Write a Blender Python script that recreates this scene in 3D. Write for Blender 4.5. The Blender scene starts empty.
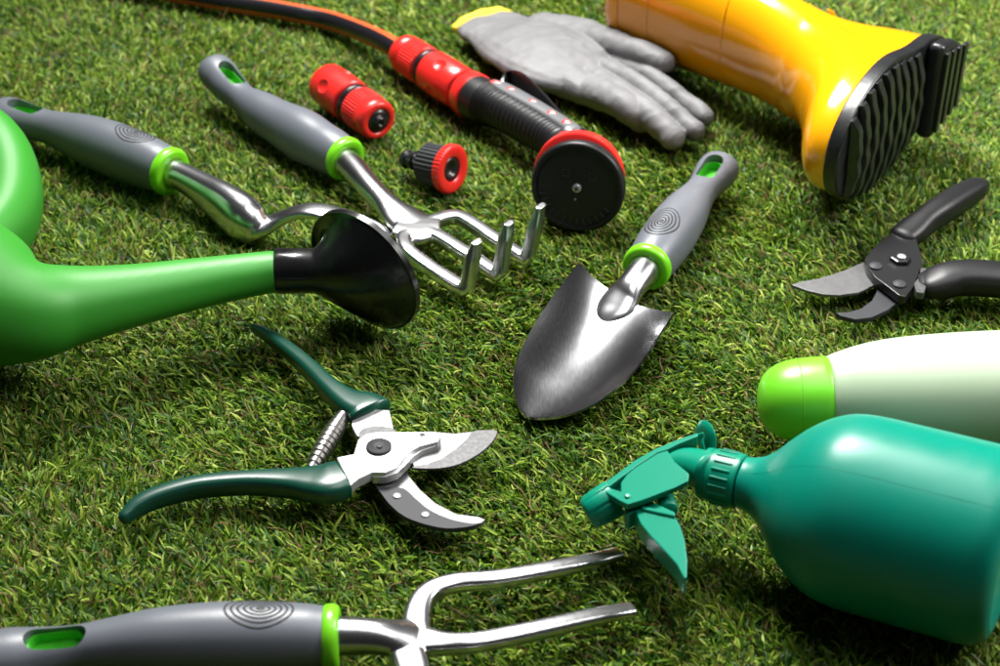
import bpy, bmesh, math, random
import numpy as np
from mathutils import Vector, Matrix
from mathutils.bvhtree import BVHTree
random.seed(7); rng = np.random.default_rng(7)
S = bpy.context.scene
C = S.collection
# ------------------------------------------------------------------ camera, world, lights
CM = 0.01
F_PX, PITCH, CAM_H = 1700.0, math.radians(35.0), 60.0      # all lengths below are in cm
cam_d = bpy.data.cameras.new('camera'); cam = bpy.data.objects.new('camera', cam_d); C.objects.link(cam)
cam.location = (0, 0, CAM_H*CM); cam.rotation_euler = (math.pi/2-PITCH, 0, 0)
cam_d.sensor_width = 36; cam_d.lens = F_PX*36/1000; cam_d.clip_start = 0.02; cam_d.clip_end = 50
cam_d.dof.use_dof = True; cam_d.dof.focus_distance = 0.955; cam_d.dof.aperture_fstop = 10.0
S.camera = cam
W = bpy.data.worlds.new('World'); S.world = W; W.use_nodes = True
wn = W.node_tree.nodes; wl = W.node_tree.links
bg = wn['Background']; bg.inputs[1].default_value = 1.0
tc = wn.new('ShaderNodeTexCoord'); sp = wn.new('ShaderNodeSeparateXYZ'); cr = wn.new('ShaderNodeValToRGB')
wl.new(tc.outputs['Generated'], sp.inputs[0]); wl.new(sp.outputs[2], cr.inputs[0]); wl.new(cr.outputs[0], bg.inputs[0])
cr.color_ramp.elements[0].position = 0.0; cr.color_ramp.elements[0].color = (.015, .015, .016, 1)
cr.color_ramp.elements[1].position = 1.0; cr.color_ramp.elements[1].color = (.036, .037, .039, 1)

def area(name, loc, target, size, power, col=(1, 1, 1), sy=None):
    d = bpy.data.lights.new(name, 'AREA'); d.energy = power; d.color = col
    d.size = size*CM
    if sy: d.shape = 'RECTANGLE'; d.size_y = sy*CM
    o = bpy.data.objects.new(name, d); C.objects.link(o); o.location = Vector(loc)*CM
    v = Vector(target)-Vector(loc); o.rotation_euler = v.to_track_quat('-Z', 'Y').to_euler(); return o
area('key_softbox', (-14, 176, 152), (40, 90, 0), 66, 27, (1, .985, .95), 45).data.spread = math.radians(92)
area('side_softbox', (125, 100, 95), (40, 96, 0), 50, 25.0, (1, .985, .95))
area('top_softbox', (35, 78, 125), (24, 82, 0), 80, 9.0, (1, 1, 1), 70)
S.view_settings.view_transform = 'Standard'; S.view_settings.look = 'None'
S.view_settings.exposure = 0.0; S.view_settings.gamma = 1.0
S.render.engine = 'CYCLES'
S.cycles.max_bounces = 8

TZ = 1.15        # level at which things rest on the pressed pile
sP, cP = math.sin(PITCH), math.cos(PITCH)
def P(px, py, z=TZ):
    x = (px-500)/F_PX; y = (py-333)/F_PX
    d = (x, cP-y*sP, -sP-y*cP); t = (z-CAM_H)/d[2]
    return Vector((t*d[0], t*d[1], z))

# ------------------------------------------------------------------ materials
def mat(name, col, rough=.5, metal=0, coat=0, bump=None, sss=0, spec=.5, mottle=None, aniso=0, rough_noise=None):
    m = bpy.data.materials.new(name); m.use_nodes = True; n = m.node_tree.nodes; l = m.node_tree.links
    b = n['Principled BSDF']; b.inputs['Base Color'].default_value = (*col, 1)
    b.inputs['Roughness'].default_value = rough; b.inputs['Metallic'].default_value = metal
    b.inputs['Coat Weight'].default_value = coat; b.inputs['Coat Roughness'].default_value = .08
    b.inputs['Specular IOR Level'].default_value = spec
    if sss:
        b.inputs['Subsurface Weight'].default_value = sss
        b.inputs['Subsurface Radius'].default_value = (.6, .6, .6); b.inputs['Subsurface Scale'].default_value = .01
    t = n.new('ShaderNodeTexCoord')
    if mottle:                                    # (scale, amount, second colour)
        x = n.new('ShaderNodeTexNoise'); x.inputs['Scale'].default_value = mottle[0]; x.inputs['Detail'].default_value = 6
        l.new(t.outputs['Object'], x.inputs['Vector'])
        r = n.new('ShaderNodeValToRGB'); r.color_ramp.elements[0].position = .42; r.color_ramp.elements[1].position = .68
        l.new(x.outputs['Fac'], r.inputs[0])
        mu = n.new('ShaderNodeMath'); mu.operation = 'MULTIPLY'; mu.inputs[1].default_value = mottle[1]; l.new(r.outputs[0], mu.inputs[0])
        mx = n.new('ShaderNodeMix'); mx.data_type = 'RGBA'; mx.inputs[6].default_value = (*col, 1); mx.inputs[7].default_value = (*mottle[2], 1)
        l.new(mu.outputs[0], mx.inputs[0]); l.new(mx.outputs[2], b.inputs['Base Color'])
    if rough_noise:                               # (scale, min, max, stretch)
        x = n.new('ShaderNodeTexNoise'); x.inputs['Scale'].default_value = rough_noise[0]; x.inputs['Detail'].default_value = 8
        mp = n.new('ShaderNodeMapping'); mp.inputs['Scale'].default_value = rough_noise[3]
        l.new(t.outputs['Object'], mp.inputs[0]); l.new(mp.outputs[0], x.inputs['Vector'])
        mr = n.new('ShaderNodeMapRange'); mr.inputs[1].default_value = .35; mr.inputs[2].default_value = .7
        mr.inputs[3].default_value = rough_noise[1]; mr.inputs[4].default_value = rough_noise[2]
        l.new(x.outputs['Fac'], mr.inputs[0]); l.new(mr.outputs[0], b.inputs['Roughness'])
    if bump:                                      # (scale, strength, distance cm)
        x = n.new('ShaderNodeTexNoise'); x.inputs['Scale'].default_value = bump[0]; x.inputs['Detail'].default_value = 5
        l.new(t.outputs['Object'], x.inputs['Vector'])
        bp = n.new('ShaderNodeBump'); bp.inputs['Strength'].default_value = bump[1]; bp.inputs['Distance'].default_value = bump[2]*CM
        l.new(x.outputs['Fac'], bp.inputs['Height']); l.new(bp.outputs[0], b.inputs['Normal'])
    return m
M = {}
M['grip'] = mat('grey_rubber', (.112, .122, .143), .40, bump=(900, .25, .02), mottle=(60, .2, (.125, .137, .158)))
M['line'] = mat('dark_rubber', (.008, .008, .009), .6)
M['lime'] = mat('lime_plastic', (.16, .56, .012), .3, sss=.15)
M['greencore'] = mat('green_core', (.05, .40, .02), .35)
M['chrome'] = mat('chrome', (.60, .60, .62), .24, 1, bump=(500, .08, .01))
M['steel'] = mat('brushed_steel', (.07, .07, .072), .45, .3, spec=.3, bump=(700, .08, .005), mottle=(400, .6, (.13, .13, .13)))
M['jaw'] = mat('blade_steel', (.135, .135, .138), .4, .45, spec=.35, bump=(900, .08, .005), mottle=(250, .6, (.10, .10, .10)))
M['spine'] = mat('grey_soft_plastic', (.085, .088, .095), .5)
M['cast'] = mat('cast_aluminium', (.52, .52, .53), .25, 1, bump=(260, .12, .015), mottle=(200, .5, (.43, .43, .44)))
M['spring'] = mat('spring_steel', (.42, .41, .40), .28, 1)
M['blade'] = mat('trowel_steel', (.29, .29, .30), .18, 1, rough_noise=(1400, .18, .205, (1, .1, 1)), bump=(2500, .03, .002))
M['alu'] = mat('bright_aluminium', (.44, .44, .445), .27, .5, bump=(700, .1, .01), mottle=(900, .3, (.66, .66, .67)))
M['black'] = mat('black_plastic', (.012, .012, .013), .28, bump=(500, .15, .01))
M['blackmatt'] = mat('black_matt_plastic', (.009, .009, .010), .42, spec=.3, bump=(700, .3, .015))
M['rose'] = mat('black_gloss_plastic', (.008, .008, .009), .2, rough_noise=(60, .14, .34, (1, 1, 1)))
M['dgrey'] = mat('dark_grey_coating', (.028, .029, .033), .55, spec=.25, bump=(600, .3, .01))
M['red'] = mat('red_plastic', (.70, .022, .018), .3, sss=.05, bump=(300, .1, .01))
M['hosered'] = mat('hose_orange', (.62, .10, .03), .3)
M['hoseblack'] = mat('hose_black', (.012, .011, .014), .22)
M['yellow'] = mat('yellow_rubber', (.86, .36, .004), .16, coat=.5, mottle=(12, .2, (.88, .39, .008)), bump=(25, .12, .05))
M['seam'] = mat('moulded_seam', (.35, .12, .003), .4)
M['sole'] = mat('black_sole_rubber', (.012, .013, .014), .3, bump=(200, .35, .03), mottle=(90, .35, (.03, .03, .028)))
M['tread'] = mat('worn_tread_rubber', (.011, .012, .012), .3, bump=(300, .5, .03), mottle=(70, .6, (.03, .033, .031)))
M['glove'] = mat('grey_coated_fabric', (.125, .125, .13), .62, bump=(700, .5, .02), mottle=(40, .8, (.165, .165, .168)))
M['gcuff'] = mat('yellow_trim', (.78, .62, .04), .7, bump=(500, .6, .04))
M['pgreen'] = mat('dark_green_grip', (.002, .045, .028), .3, coat=.1, bump=(300, .1, .01))
M['can'] = mat('green_plastic', (.03, .245, .018), .47, mottle=(20, .2, (.04, .29, .024)), bump=(80, .08, .02), sss=.03)
M['teal'] = mat('teal_plastic', (.0, .205, .125), .33, sss=.05, spec=.35, bump=(260, .12, .01), mottle=(40, .2, (.003, .215, .135)))
M['tealbot'] = mat('teal_bottle', (.0, .20, .138), .36, sss=.12, spec=.36, bump=(60, .07, .03), rough_noise=(50, .31, .39, (1, 1, 1)), mottle=(18, .2, (.005, .25, .17)))
M['white'] = mat('pale_bottle_plastic', (.37, .46, .32), .38, sss=.3, bump=(90, .05, .02))
M['cap'] = mat('lime_cap_plastic', (.15, .56, .02), .36, sss=.2)
M['soil'] = mat('turf_backing', (.035, .045, .012), .9, mottle=(60, .8, (.07, .06, .02)), bump=(200, .6, .2))

# ------------------------------------------------------------------ object helpers
ROOT = {}
def thing(name, label, cat, base, group=None):
    o = bpy.data.objects.new(name, None); C.objects.link(o); o.location = Vector(base)*CM
    o.empty_display_size = .02
    o['label'] = label; o['category'] = cat
    if group: o['group'] = group
    ROOT[o.name] = Vector(base); return o
def root_base(o):
    while o.parent: o = o.parent
    return ROOT.get(o.name, Vector((0, 0, 0)))
def mesh_obj(name, geo, m, parent=None, smooth=True, label=None):
    vs, fs = geo[0], geo[1]
    b = root_base(parent) if parent else Vector((0, 0, 0))
    me = bpy.data.meshes.new(name); me.from_pydata([((Vector(v)-b)*CM)[:] for v in vs], [], fs); me.update()
    o = bpy.data.objects.new(name, me); C.objects.link(o)
    for mm in (m if isinstance(m, (list, tuple)) else [m]): me.materials.append(mm)
    if len(geo) > 2 and geo[2]:
        me.polygons.foreach_set('material_index', geo[2])
    bm = bmesh.new(); bm.from_mesh(me); bmesh.ops.recalc_face_normals(bm, faces=bm.faces); bm.to_mesh(me); bm.free()
    me.polygons.foreach_set('use_smooth', [smooth]*len(me.polygons))
    o.parent = parent
    if label: o['label'] = label
    return o
def bake(o):
    dg = bpy.context.evaluated_depsgraph_get(); dg.update()
    me = bpy.data.meshes.new_from_object(o.evaluated_get(dg)); old = o.data
    o.modifiers.clear(); o.data = me; me.name = o.name; bpy.data.meshes.remove(old); return o
def bevel(o, w, seg=2, ang=35, auto=True):
    md = o.modifiers.new('bevel', 'BEVEL'); md.width = w*CM; md.segments = seg; md.limit_method = 'ANGLE'; md.angle_limit = math.radians(ang)
    md.harden_normals = True; o.data.polygons.foreach_set('use_smooth', [True]*len(o.data.polygons))
    return bake(o)
def fuse(o, vox, smooth=6, fac=.5):
    md = o.modifiers.new('remesh', 'REMESH'); md.mode = 'VOXEL'; md.voxel_size = vox*CM; md.use_smooth_shade = True
    if smooth:
        ms = o.modifiers.new('smooth', 'SMOOTH'); ms.factor = fac; ms.iterations = smooth
    bake(o); o.data.polygons.foreach_set('use_smooth', [True]*len(o.data.polygons)); return o
def boolean(o, cutter):
    md = o.modifiers.new('cut', 'BOOLEAN'); md.operation = 'DIFFERENCE'; md.object = cutter; md.solver = 'EXACT'
    bake(o); bpy.data.objects.remove(cutter); return o
def join(*gs):
    V, Fc, Mi = [], [], []
    for g in gs:
        o = len(V); V += list(g[0]); Fc += [tuple(i+o for i in f) for f in g[1]]
        Mi += (list(g[2]) if len(g) > 2 and g[2] else [0]*len(g[1]))
    return V, Fc, Mi
def cr_spline(pts, k):
    pts = [np.array(p, float) for p in pts]; out = []
    n = len(pts)
    for i in range(n-1):
        p0 = pts[max(i-1, 0)]; p1 = pts[i]; p2 = pts[i+1]; p3 = pts[min(i+2, n-1)]
        if i == 0: p0 = 2*p1-p2
        if i+2 > n-1: p3 = 2*p2-p1
        for j in range(k):
            t = j/k
            out.append(.5*((2*p1)+(-p0+p2)*t+(2*p0-5*p1+4*p2-p3)*t*t+(-p0+3*p1-3*p2+p3)*t**3))
    out.append(pts[-1]); return out
def sweep(pts, rads, n=24, up=(0, 0, 1), k=6, sq=2.0, caps='flat', mats=None, fn=None):
    """tube along pts; rads = list of r or (side, up) radii; sq = superellipse power; caps 'flat'|'round'"""
    rr = [(r, r) if not isinstance(r, (tuple, list)) else tuple(r) for r in rads]
    path = cr_spline([(*p, *r) for p, r in zip(pts, rr)], k)
    path = [np.concatenate([p[:3], np.maximum(p[3:], 1e-3)]) for p in path]
    if isinstance(caps, str): caps = (caps, caps)
    if 'round' in caps:
        def capext(p, q):
            d = (p[:3]-q[:3]); d = d/np.linalg.norm(d); r = min(p[3], p[4]); res = []
            for a in (25, 50, 70, 84):
                s, c = math.sin(math.radians(a)), math.cos(math.radians(a))
                res.append(np.concatenate([p[:3]+d*r*s, p[3:]*c]))
            return res
        path = (capext(path[0], path[1])[::-1] if caps[0] == 'round' else [])+path+(capext(path[-1], path[-2]) if caps[1] == 'round' else [])
    V, Fc, Mi = [], [], []
    N = len(path); up = Vector(up)
    for i, p in enumerate(path):
        a = Vector(path[max(i-1, 0)][:3]); b = Vector(path[min(i+1, N-1)][:3]); t = (b-a).normalized()
        sd = t.cross(up); sd = sd.normalized() if sd.length > 1e-4 else Vector((1, 0, 0)); u2 = sd.cross(t).normalized()
        for j in range(n):
            th = 2*math.pi*j/n; c, s = math.cos(th), math.sin(th)
            cc = math.copysign(abs(c)**(2/sq), c); ss = math.copysign(abs(s)**(2/sq), s)
            f = fn(i/(N-1), th) if fn else 1
            V.append(Vector(p[:3])+sd*(cc*p[3]*f)+u2*(ss*p[4]*f))
    for i in range(N-1):
        for j in range(n):
            Fc.append((i*n+j, i*n+(j+1) % n, (i+1)*n+(j+1) % n, (i+1)*n+j)); Mi.append(mats(j, n) if mats else 0)
    Fc.append(tuple(range(n))[::-1]); Mi.append(mats(0, n) if mats else 0)
    Fc.append(tuple((N-1)*n+j for j in range(n))); Mi.append(mats(0, n) if mats else 0)
    return V, Fc, Mi
def frame(ax, up=(0, 0, 1)):
    ax = Vector(ax).normalized(); s = ax.cross(Vector(up)); s = s.normalized() if s.length > 1e-4 else Vector((1, 0, 0)); return ax, s, s.cross(ax).normalized()
def lathe(A, ax, prof, n=40, rf=None, close=False):
    """prof = [(dist along ax, radius)]; rf(i, theta) radius factor; open ends with r=0 closed"""
    ax, s, u = frame(ax); A = Vector(A); V, Fc = [], []
    for i, (d, r) in enumerate(prof):
        for j in range(n):
            th = 2*math.pi*j/n; q = max(r, 1e-3)*(rf(i, th) if rf else 1)
            V.append(A+ax*d+s*(q*math.cos(th))+u*(q*math.sin(th)))
    N = len(prof)
    for i in range(N-1):
        for j in range(n): Fc.append((i*n+j, i*n+(j+1) % n, (i+1)*n+(j+1) % n, (i+1)*n+j))
    if close:
        for j in range(n): Fc.append(((N-1)*n+j, (N-1)*n+(j+1) % n, (j+1) % n, j))
    else:
        Fc.append(tuple(range(n))[::-1]); Fc.append(tuple((N-1)*n+j for j in range(n)))
    return V, Fc
def prism(px, ztop, thick, smooth_k=0, org=None, shift=(0, 0, 0)):
    """pixel outline -> polygon at height ztop (number or function) with thickness"""
    if org: px = [(org[0]+x*org[2], org[1]+y*org[2]) for x, y in px]
    if smooth_k:
        q = [(*p, 0) for p in px]; L = len(q); ext = [q[-1]]+q+[q[0], q[1]]
        px = [tuple(v[:2]) for v in cr_spline(ext, smooth_k)[smooth_k:-smooth_k-1]]
    zf = ztop if callable(ztop) else (lambda x, y: ztop)
    T = [P(x, y, zf(x, y))+Vector(shift) for x, y in px]; n = len(T)
    V = T+[v-Vector((0, 0, thick)) for v in T]
    Fc = [tuple(range(n)), tuple(range(n, 2*n))[::-1]]+[(i, (i+1) % n, n+(i+1) % n, n+i) for i in range(n)]
    return V, Fc
def disc(c, r, h, n=28, dome=.0, ax=(0, 0, 1)):
    prof = [(-h, r), (h*.55, r), (h*.85, r*.93), (h, r*.8)]
    if dome: prof += [(h+dome*.6, r*.55), (h+dome*.9, r*.28), (h+dome, .01)]
    return lathe(c, ax, prof, n)
def smoothstep(a, b, x): t = max(0, min(1, (x-a)/(b-a))); return t*t*(3-2*t)

# ------------------------------------------------------------------ the setting
def ground():
    n = 40; L = 300
    V = [(-L+2*L*i/n, -L+100+2*L*j/n, 0.0) for j in range(n+1) for i in range(n+1)]
    Fc = [(j*(n+1)+i, j*(n+1)+i+1, (j+1)*(n+1)+i+1, (j+1)*(n+1)+i) for j in range(n) for i in range(n)]
    o = mesh_obj('ground', (V, Fc), M['soil'], smooth=False); o['kind'] = 'structure'; return o
GROUND = ground()

# ------------------------------------------------------------------ grey and lime tool handles
HW = [(0, 1.42, 1.45), (.9, 1.52, 1.6), (2.6, 1.62, 1.75), (5, 1.64, 1.8), (7.6, 1.5, 1.62), (9.8, 1.22, 1.3), (11.4, 1.08, 1.1), (13, 1.22, 1.15), (14.3, 1.4, 1.25), (15.3, 1.36, 1.2), (15.75, 1.15, 1.0), (15.95, .8, .6)]
def handle(root, path, emblem=True, enorm=(0, 0, 1), hnorm=(0, 0, 1), wavy=False, wscale=1.0, hs=13.15):
    """path: axis points (cm) from collar to butt"""
    dense = cr_spline(path, 24); d = [0]
    for a, b in zip(dense, dense[1:]): d.append(d[-1]+np.linalg.norm(b-a))
    tot = d[-1]; sc = tot/15.9
    def at_s(s):
        s = max(0, min(tot, s*sc)); i = int(np.searchsorted(d, s)); i = max(1, min(i, len(d)-1)); t = (s-d[i-1])/max(1e-6, d[i]-d[i-1])
        return Vector(dense[i-1]*(1-t)+dense[i]*t)
    pts = [at_s(h[0]) for h in HW]; rad = [(h[1]*wscale, h[2]*wscale) for h in HW]
    fn = None
    if wavy:
        fn = lambda t, th: 1+.035*math.sin(t*2*math.pi*5.2)*smoothstep(.1, .2, t)*(1-smoothstep(.66, .78, t))
    g = mesh_obj('grip', sweep(pts, rad, 40, k=7, fn=fn, sq=2.1), M['grip'], root)
    # hanging hole, lined with green core
    hc = at_s(hs); ax = (at_s(hs+.45)-at_s(hs-.55)).normalized(); hn = Vector(hnorm); hn = (hn-ax*hn.dot(ax)).normalized(); sd = ax.cross(hn)
    def capsule(hl, r, n=10):
        o = []
        for k in range(2*n):
            a = -math.pi/2+math.pi*k/(n-1) if k < n else math.pi/2+math.pi*(k-n)/(n-1)
            cx = hl if k < n else -hl
            o.append((cx+r*math.cos(a), r*math.sin(a)))
        return o
    def hole(hl, r, z0, z1):
        c = capsule(hl, r); n = len(c); V = [hc+ax*x+sd*y+hn*z1 for x, y in c]+[hc+ax*x+sd*y+hn*z0 for x, y in c]
        return V, [tuple(range(n)), tuple(range(n, 2*n))[::-1]]+[(i, (i+1) % n, n+(i+1) % n, n+i) for i in range(n)]
    cut = mesh_obj('cutter', hole(.8, .62, .1, 4), M['grip'], root, smooth=False)
    boolean(g, cut)
    g.data.polygons.foreach_set('use_smooth', [True]*len(g.data.polygons)); g.data.set_sharp_from_angle(angle=math.radians(38))
    V1, F1 = hole(.795, .615, .0, .7); V2, _ = hole(.71, .53, .14, .7); n = len(V1)//2
    V = V1+V2; Fc = [(i, (i+1) % n, n+(i+1) % n, n+i) for i in range(n)]+[(2*n+i, 2*n+(i+1) % n, 3*n+(i+1) % n, 3*n+i) for i in range(n)]
    Fc += [tuple(3*n+i for i in range(n)), tuple(n+i for i in range(n))]+[(i, (i+1) % n, 2*n+(i+1) % n, 2*n+i) for i in range(n)]
    mesh_obj('hanging_hole', (V, Fc), M['greencore'], root, smooth=False)
    # lime collar
    a0 = (at_s(0)-at_s(.6)).normalized(); R = 1.46*wscale
    ring = [(-.05, R*.97), (.1, R*1.05), (.45, R*1.06), (.66, R*1.0), (.74, R*.9), (.74, R*.62), (.3, R*.6)]
    mesh_obj('collar', lathe(at_s(0), a0, ring, 48, close=False), M['lime'], root)
    # concentric oval marking
    if emblem:
        bv = BVHTree.FromObject(g, bpy.context.evaluated_depsgraph_get()); b = root_base(g)
        ec = at_s(2.9); ea = (at_s(3.4)-at_s(2.4)).normalized(); en = Vector(enorm); en = (en-ea*en.dot(ea)).normalized(); es = ea.cross(en)
        parts = []
        for k in range(6):
            q = (k+.55)/6; A_, B_ = 1.7*q, 1.08*q*(1.05-.25*(1-q)); loop = []
            m = 40
            for j in range(m):
                th = 2*math.pi*j/m; u = A_*math.copysign(abs(math.cos(th))**1.12, math.cos(th))-.1*(1-q); v = B_*math.sin(th)
                o0 = ec+ea*u+es*v+en*4
                h = bv.ray_cast((o0-b)*CM, -en)
                if h[0] is not None: loop.append((h[0]/CM+b, h[1]))
            if len(loop) < 8: continue
            n = len(loop); V, Fc = [], []
            for j in range(n):
                p, nn = loop[j]; t = (loop[(j+1) % n][0]-loop[j-1][0]).normalized(); s_ = t.cross(nn).normalized()
                for a in range(6):
                    w = 2*math.pi*a/6; V.append(p+s_*(.055*math.cos(w))+nn*(.024*math.sin(w)))
            for j in range(n):
                for a in range(6): Fc.append((j*6+a, j*6+(a+1) % 6, ((j+1) % n)*6+(a+1) % 6, ((j+1) % n)*6+a))
            parts.append((V, Fc))
        mesh_obj('oval_marking', join(*parts), M['line'], g)
    return at_s

# ------------------------------------------------------------------ trowel
def trowel():
    c = P(648, 265, 2.9)
    r = thing('garden_trowel', 'garden trowel with a pointed scoop blade and silver grey handle, lying in the middle', 'trowel', (c.x, c.y, TZ), 'grey handled hand tools')
    handle(r, [P(649, 264, 2.9), P(672, 232, 2.85), P(700, 193, 2.8), P(722.5, 164, 2.9)], enorm=(-.15, -.1, 1), hnorm=(-.1, -.1, 1))
    # scoop blade: left and right edges in pixels, heights along the way
    Lp = [(525, 417), (518, 407), (513.5, 390), (514, 370), (520, 352), (531, 330), (546, 306), (562, 284), (578.5, 263)]
    Rp = [(530, 418.5), (545, 419), (566, 416), (590, 407), (612, 393), (632, 374), (648, 353), (661, 333), (674.5, 313)]
    Hz = [1.45, 1.5, 1.65, 1.85, 2.1, 2.35, 2.6, 2.75, 2.85]
    dep = [.02, .1, .3, .55, .8, 1.0, 1.1, .95, .6]
    L = cr_spline([(*a, z, q) for a, z, q in zip(Lp, Hz, dep)], 5); R = cr_spline([(*a, z, q) for a, z, q in zip(Rp, Hz, dep)], 5)
    nv = 28; V = []; N = len(L)
    tipw = P(527, 418, 1.5); shw = (P(578.5, 263, 3.3)+P(674.5, 313, 3.3))/2; axd = (shw-tipw).normalized()
    for i in range(N):
        a = P(L[i][0], L[i][1], L[i][2]); b = P(R[i][0], R[i][1], R[i][2]); q = L[i][3]; w = smoothstep(.8, 1, i/(N-1))
        for j in range(nv+1):
            v = -1+2*j/nv; p = a.lerp(b, j/nv); pr = 1-abs(v)**2.2
            p = p-Vector((0, 0, q*pr))-axd*(w*.35*(1-abs(v)**1.3))
            V.append(p)
    Fc = [(i*(nv+1)+j, i*(nv+1)+j+1, (i+1)*(nv+1)+j+1, (i+1)*(nv+1)+j) for i in range(N-1) for j in range(nv)]
    o = mesh_obj('blade', (V, Fc), M['blade'], r)
    md = o.modifiers.new('t', 'SOLIDIFY'); md.thickness = .13*CM; md.offset = 0
    bake(o); o.data.polygons.foreach_set('use_smooth', [True]*len(o.data.polygons)); o.data.set_sharp_from_angle(angle=math.radians(45))
    nk = sweep([P(650, 263, 2.9), P(641, 275, 2.9), P(631, 287, 2.75), P(623, 297, 2.4), P(615, 308, 2.05), P(608, 317, 1.8), P(602, 327, 1.5)],
               [(1.0, 1.0), (.97, .95), (.95, .78), (1.15, .62), (1.2, .5), (.9, .36), (.35, .16)], 32, caps='round')
    mesh_obj('neck', nk, M['chrome'], r)
trowel()

# ------------------------------------------------------------------ three-pronged fork, bottom left
def fork():
    r = thing('hand_fork', 'hand fork with straight flat tines and dark grey handle, nearest the viewer', 'hand fork', P(200, 650, TZ), 'grey handled hand tools')
    handle(r, [P(324, 638, 2.95), P(235, 640, 2.95), P(150, 643, 2.95), P(70, 650, 2.8), P(-24, 662, 2.8)], enorm=(0, .12, 1), hnorm=(0, -.12, 1), wscale=1.02, hs=12.2)
    z = 2.5
    def T(pts, w, h): return sweep([P(*p) for p in pts], [(a, b) for a, b in zip(w, h)], 20, sq=3.2, caps='flat')
    g = join(sweep([P(318, 637, 2.95), P(350, 636, 2.95), P(380, 637, 2.85), P(405, 639, 2.6), P(425, 642, 2.4)], [(.98, .98), (.92, .9), (.9, .82), (1.1, .62), (.95, .4)], 28),
             T([(420, 646, z), (416, 626, z), (420, 605, z), (432, 591, z), (456, 583, z), (500, 579, 2.55), (560, 568, 2.3), (600, 559, 1.9), (620, 553, 1.65)],
               [.7, .7, .62, .55, .5, .48, .47, .46, .44], [.42, .45, .45, .42, .4, .4, .36, .3, .24]),
             T([(400, 640, z), (425, 642, z), (448, 644, z), (480, 642, 2.6), (530, 632, 2.5), (590, 618, 2.2), (634, 609, 1.8)],
               [1.0, .8, .56, .5, .5, .48, .46], [.45, .46, .44, .42, .4, .34, .24]),
             T([(402, 640, z), (410, 662, z), (418, 690, z), (434, 706, z), (470, 712, 2.5), (540, 705, 2.5), (600, 697, 2.2), (660, 686, 1.8)],
               [.8, .85, .75, .56, .5, .48, .47, .44], [.42, .45, .45, .42, .4, .36, .34, .24]))
    o = mesh_obj('tines', g, M['cast'], r); fuse(o, .06, 12)
fork()

# ------------------------------------------------------------------ cultivator with three bent tines
def cultivator():
    r = thing('hand_cultivator', 'three tined hand rake lying with its bent metal tines pointing up, grey wavy handle', 'cultivator', P(341, 160, TZ), 'grey handled hand tools')
    handle(r, [P(342, 157, 2.8), P(306, 137, 2.8), P(268, 116, 2.85), P(236, 93, 3.1), P(211, 65, 3.9)], emblem=False, hnorm=(.25, .0, 1), wavy=True)
    def T(pts, w, h, up=(0, 0, 1)): return sweep([P(*p) for p in pts], list(zip(w, h)), 20, sq=3.4, up=up)
    z = 2.3
    def tine(flat, bend, tip):
        # flat run, then a bar standing up from the bend; up vector chosen along the flat run so the frame never flips
        a = [P(*p) for p in flat]; b = P(*bend); t = P(*tip)
        run = (b-a[-1]).normalized(); side = run.cross(Vector((0, 0, 1))).normalized()
        pts = a+[b-run*.35, b+Vector((0, 0, .22))+run*.12, b+(t-b)*.25+run*.1, b+(t-b)*.6, t]
        n = len(pts); V, Fc = [], []
        path = cr_spline([(*p, 0) for p in pts], 6); m = len(path)
        for i, p in enumerate(path):
            q0 = Vector(path[max(0, i-1)][:3]); q1 = Vector(path[min(m-1, i+1)][:3]); tg = (q1-q0).normalized()
            sd = side if i > m*.45 else tg.cross(Vector((0, 0, 1))).normalized()
            nn = sd.cross(tg).normalized(); f = 1-.45*smoothstep(.9, 1, i/(m-1))
            for j in range(16):
                th = 2*math.pi*j/16; cx = math.copysign(abs(math.cos(th))**.6, math.cos(th)); sx = math.copysign(abs(math.sin(th))**.6, math.sin(th))
                V.append(Vector(p[:3])+sd*(cx*.52*(1-.15*smoothstep(.9, 1, i/(m-1))))+nn*(sx*.42*f))
        for i in range(m-1):
            for j in range(16): Fc.append((i*16+j, i*16+(j+1) % 16, (i+1)*16+(j+1) % 16, (i+1)*16+j))
        Fc += [tuple(range(16))[::-1], tuple((m-1)*16+j for j in range(16))]
        return V, Fc, [0]*len(Fc)
    g = join(sweep([P(339, 156, 2.8), P(352, 168, 2.85), P(368, 186, 2.8), P(385, 203, 2.6), P(402, 217, 2.4), P(420, 228, 2.3)], [(1.0, 1.0), (.95, .92), (.85, .78), (.88, .66), (1.3, .5), (1.4, .42)], 28),
             sweep([P(398, 226, z), P(418, 229, z), P(440, 229, z)], [(1.4, .42), (1.75, .44), (1.1, .42)], 24, sq=3),
             tine([(418, 228, z), (436, 221, z), (455, 217, z), (470, 223, z), (492, 238, 2.2), (508, 248, 2.0)], (526, 259, 1.7), (541, 205, 5.2)),
             tine([(415, 229, z), (438, 237, z), (462, 252, 2.2), (478, 262, 2.0)], (498, 275, 1.7), (509, 222, 5.1)),
             tine([(420, 229, z), (405, 238, z), (408, 251, z), (428, 267, 2.1), (445, 278, 1.95)], (465, 290, 1.7), (477, 241, 5.0)))
    o = mesh_obj('tines', g, M['cast'], r); fuse(o, .055, 3)
cultivator()

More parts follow.
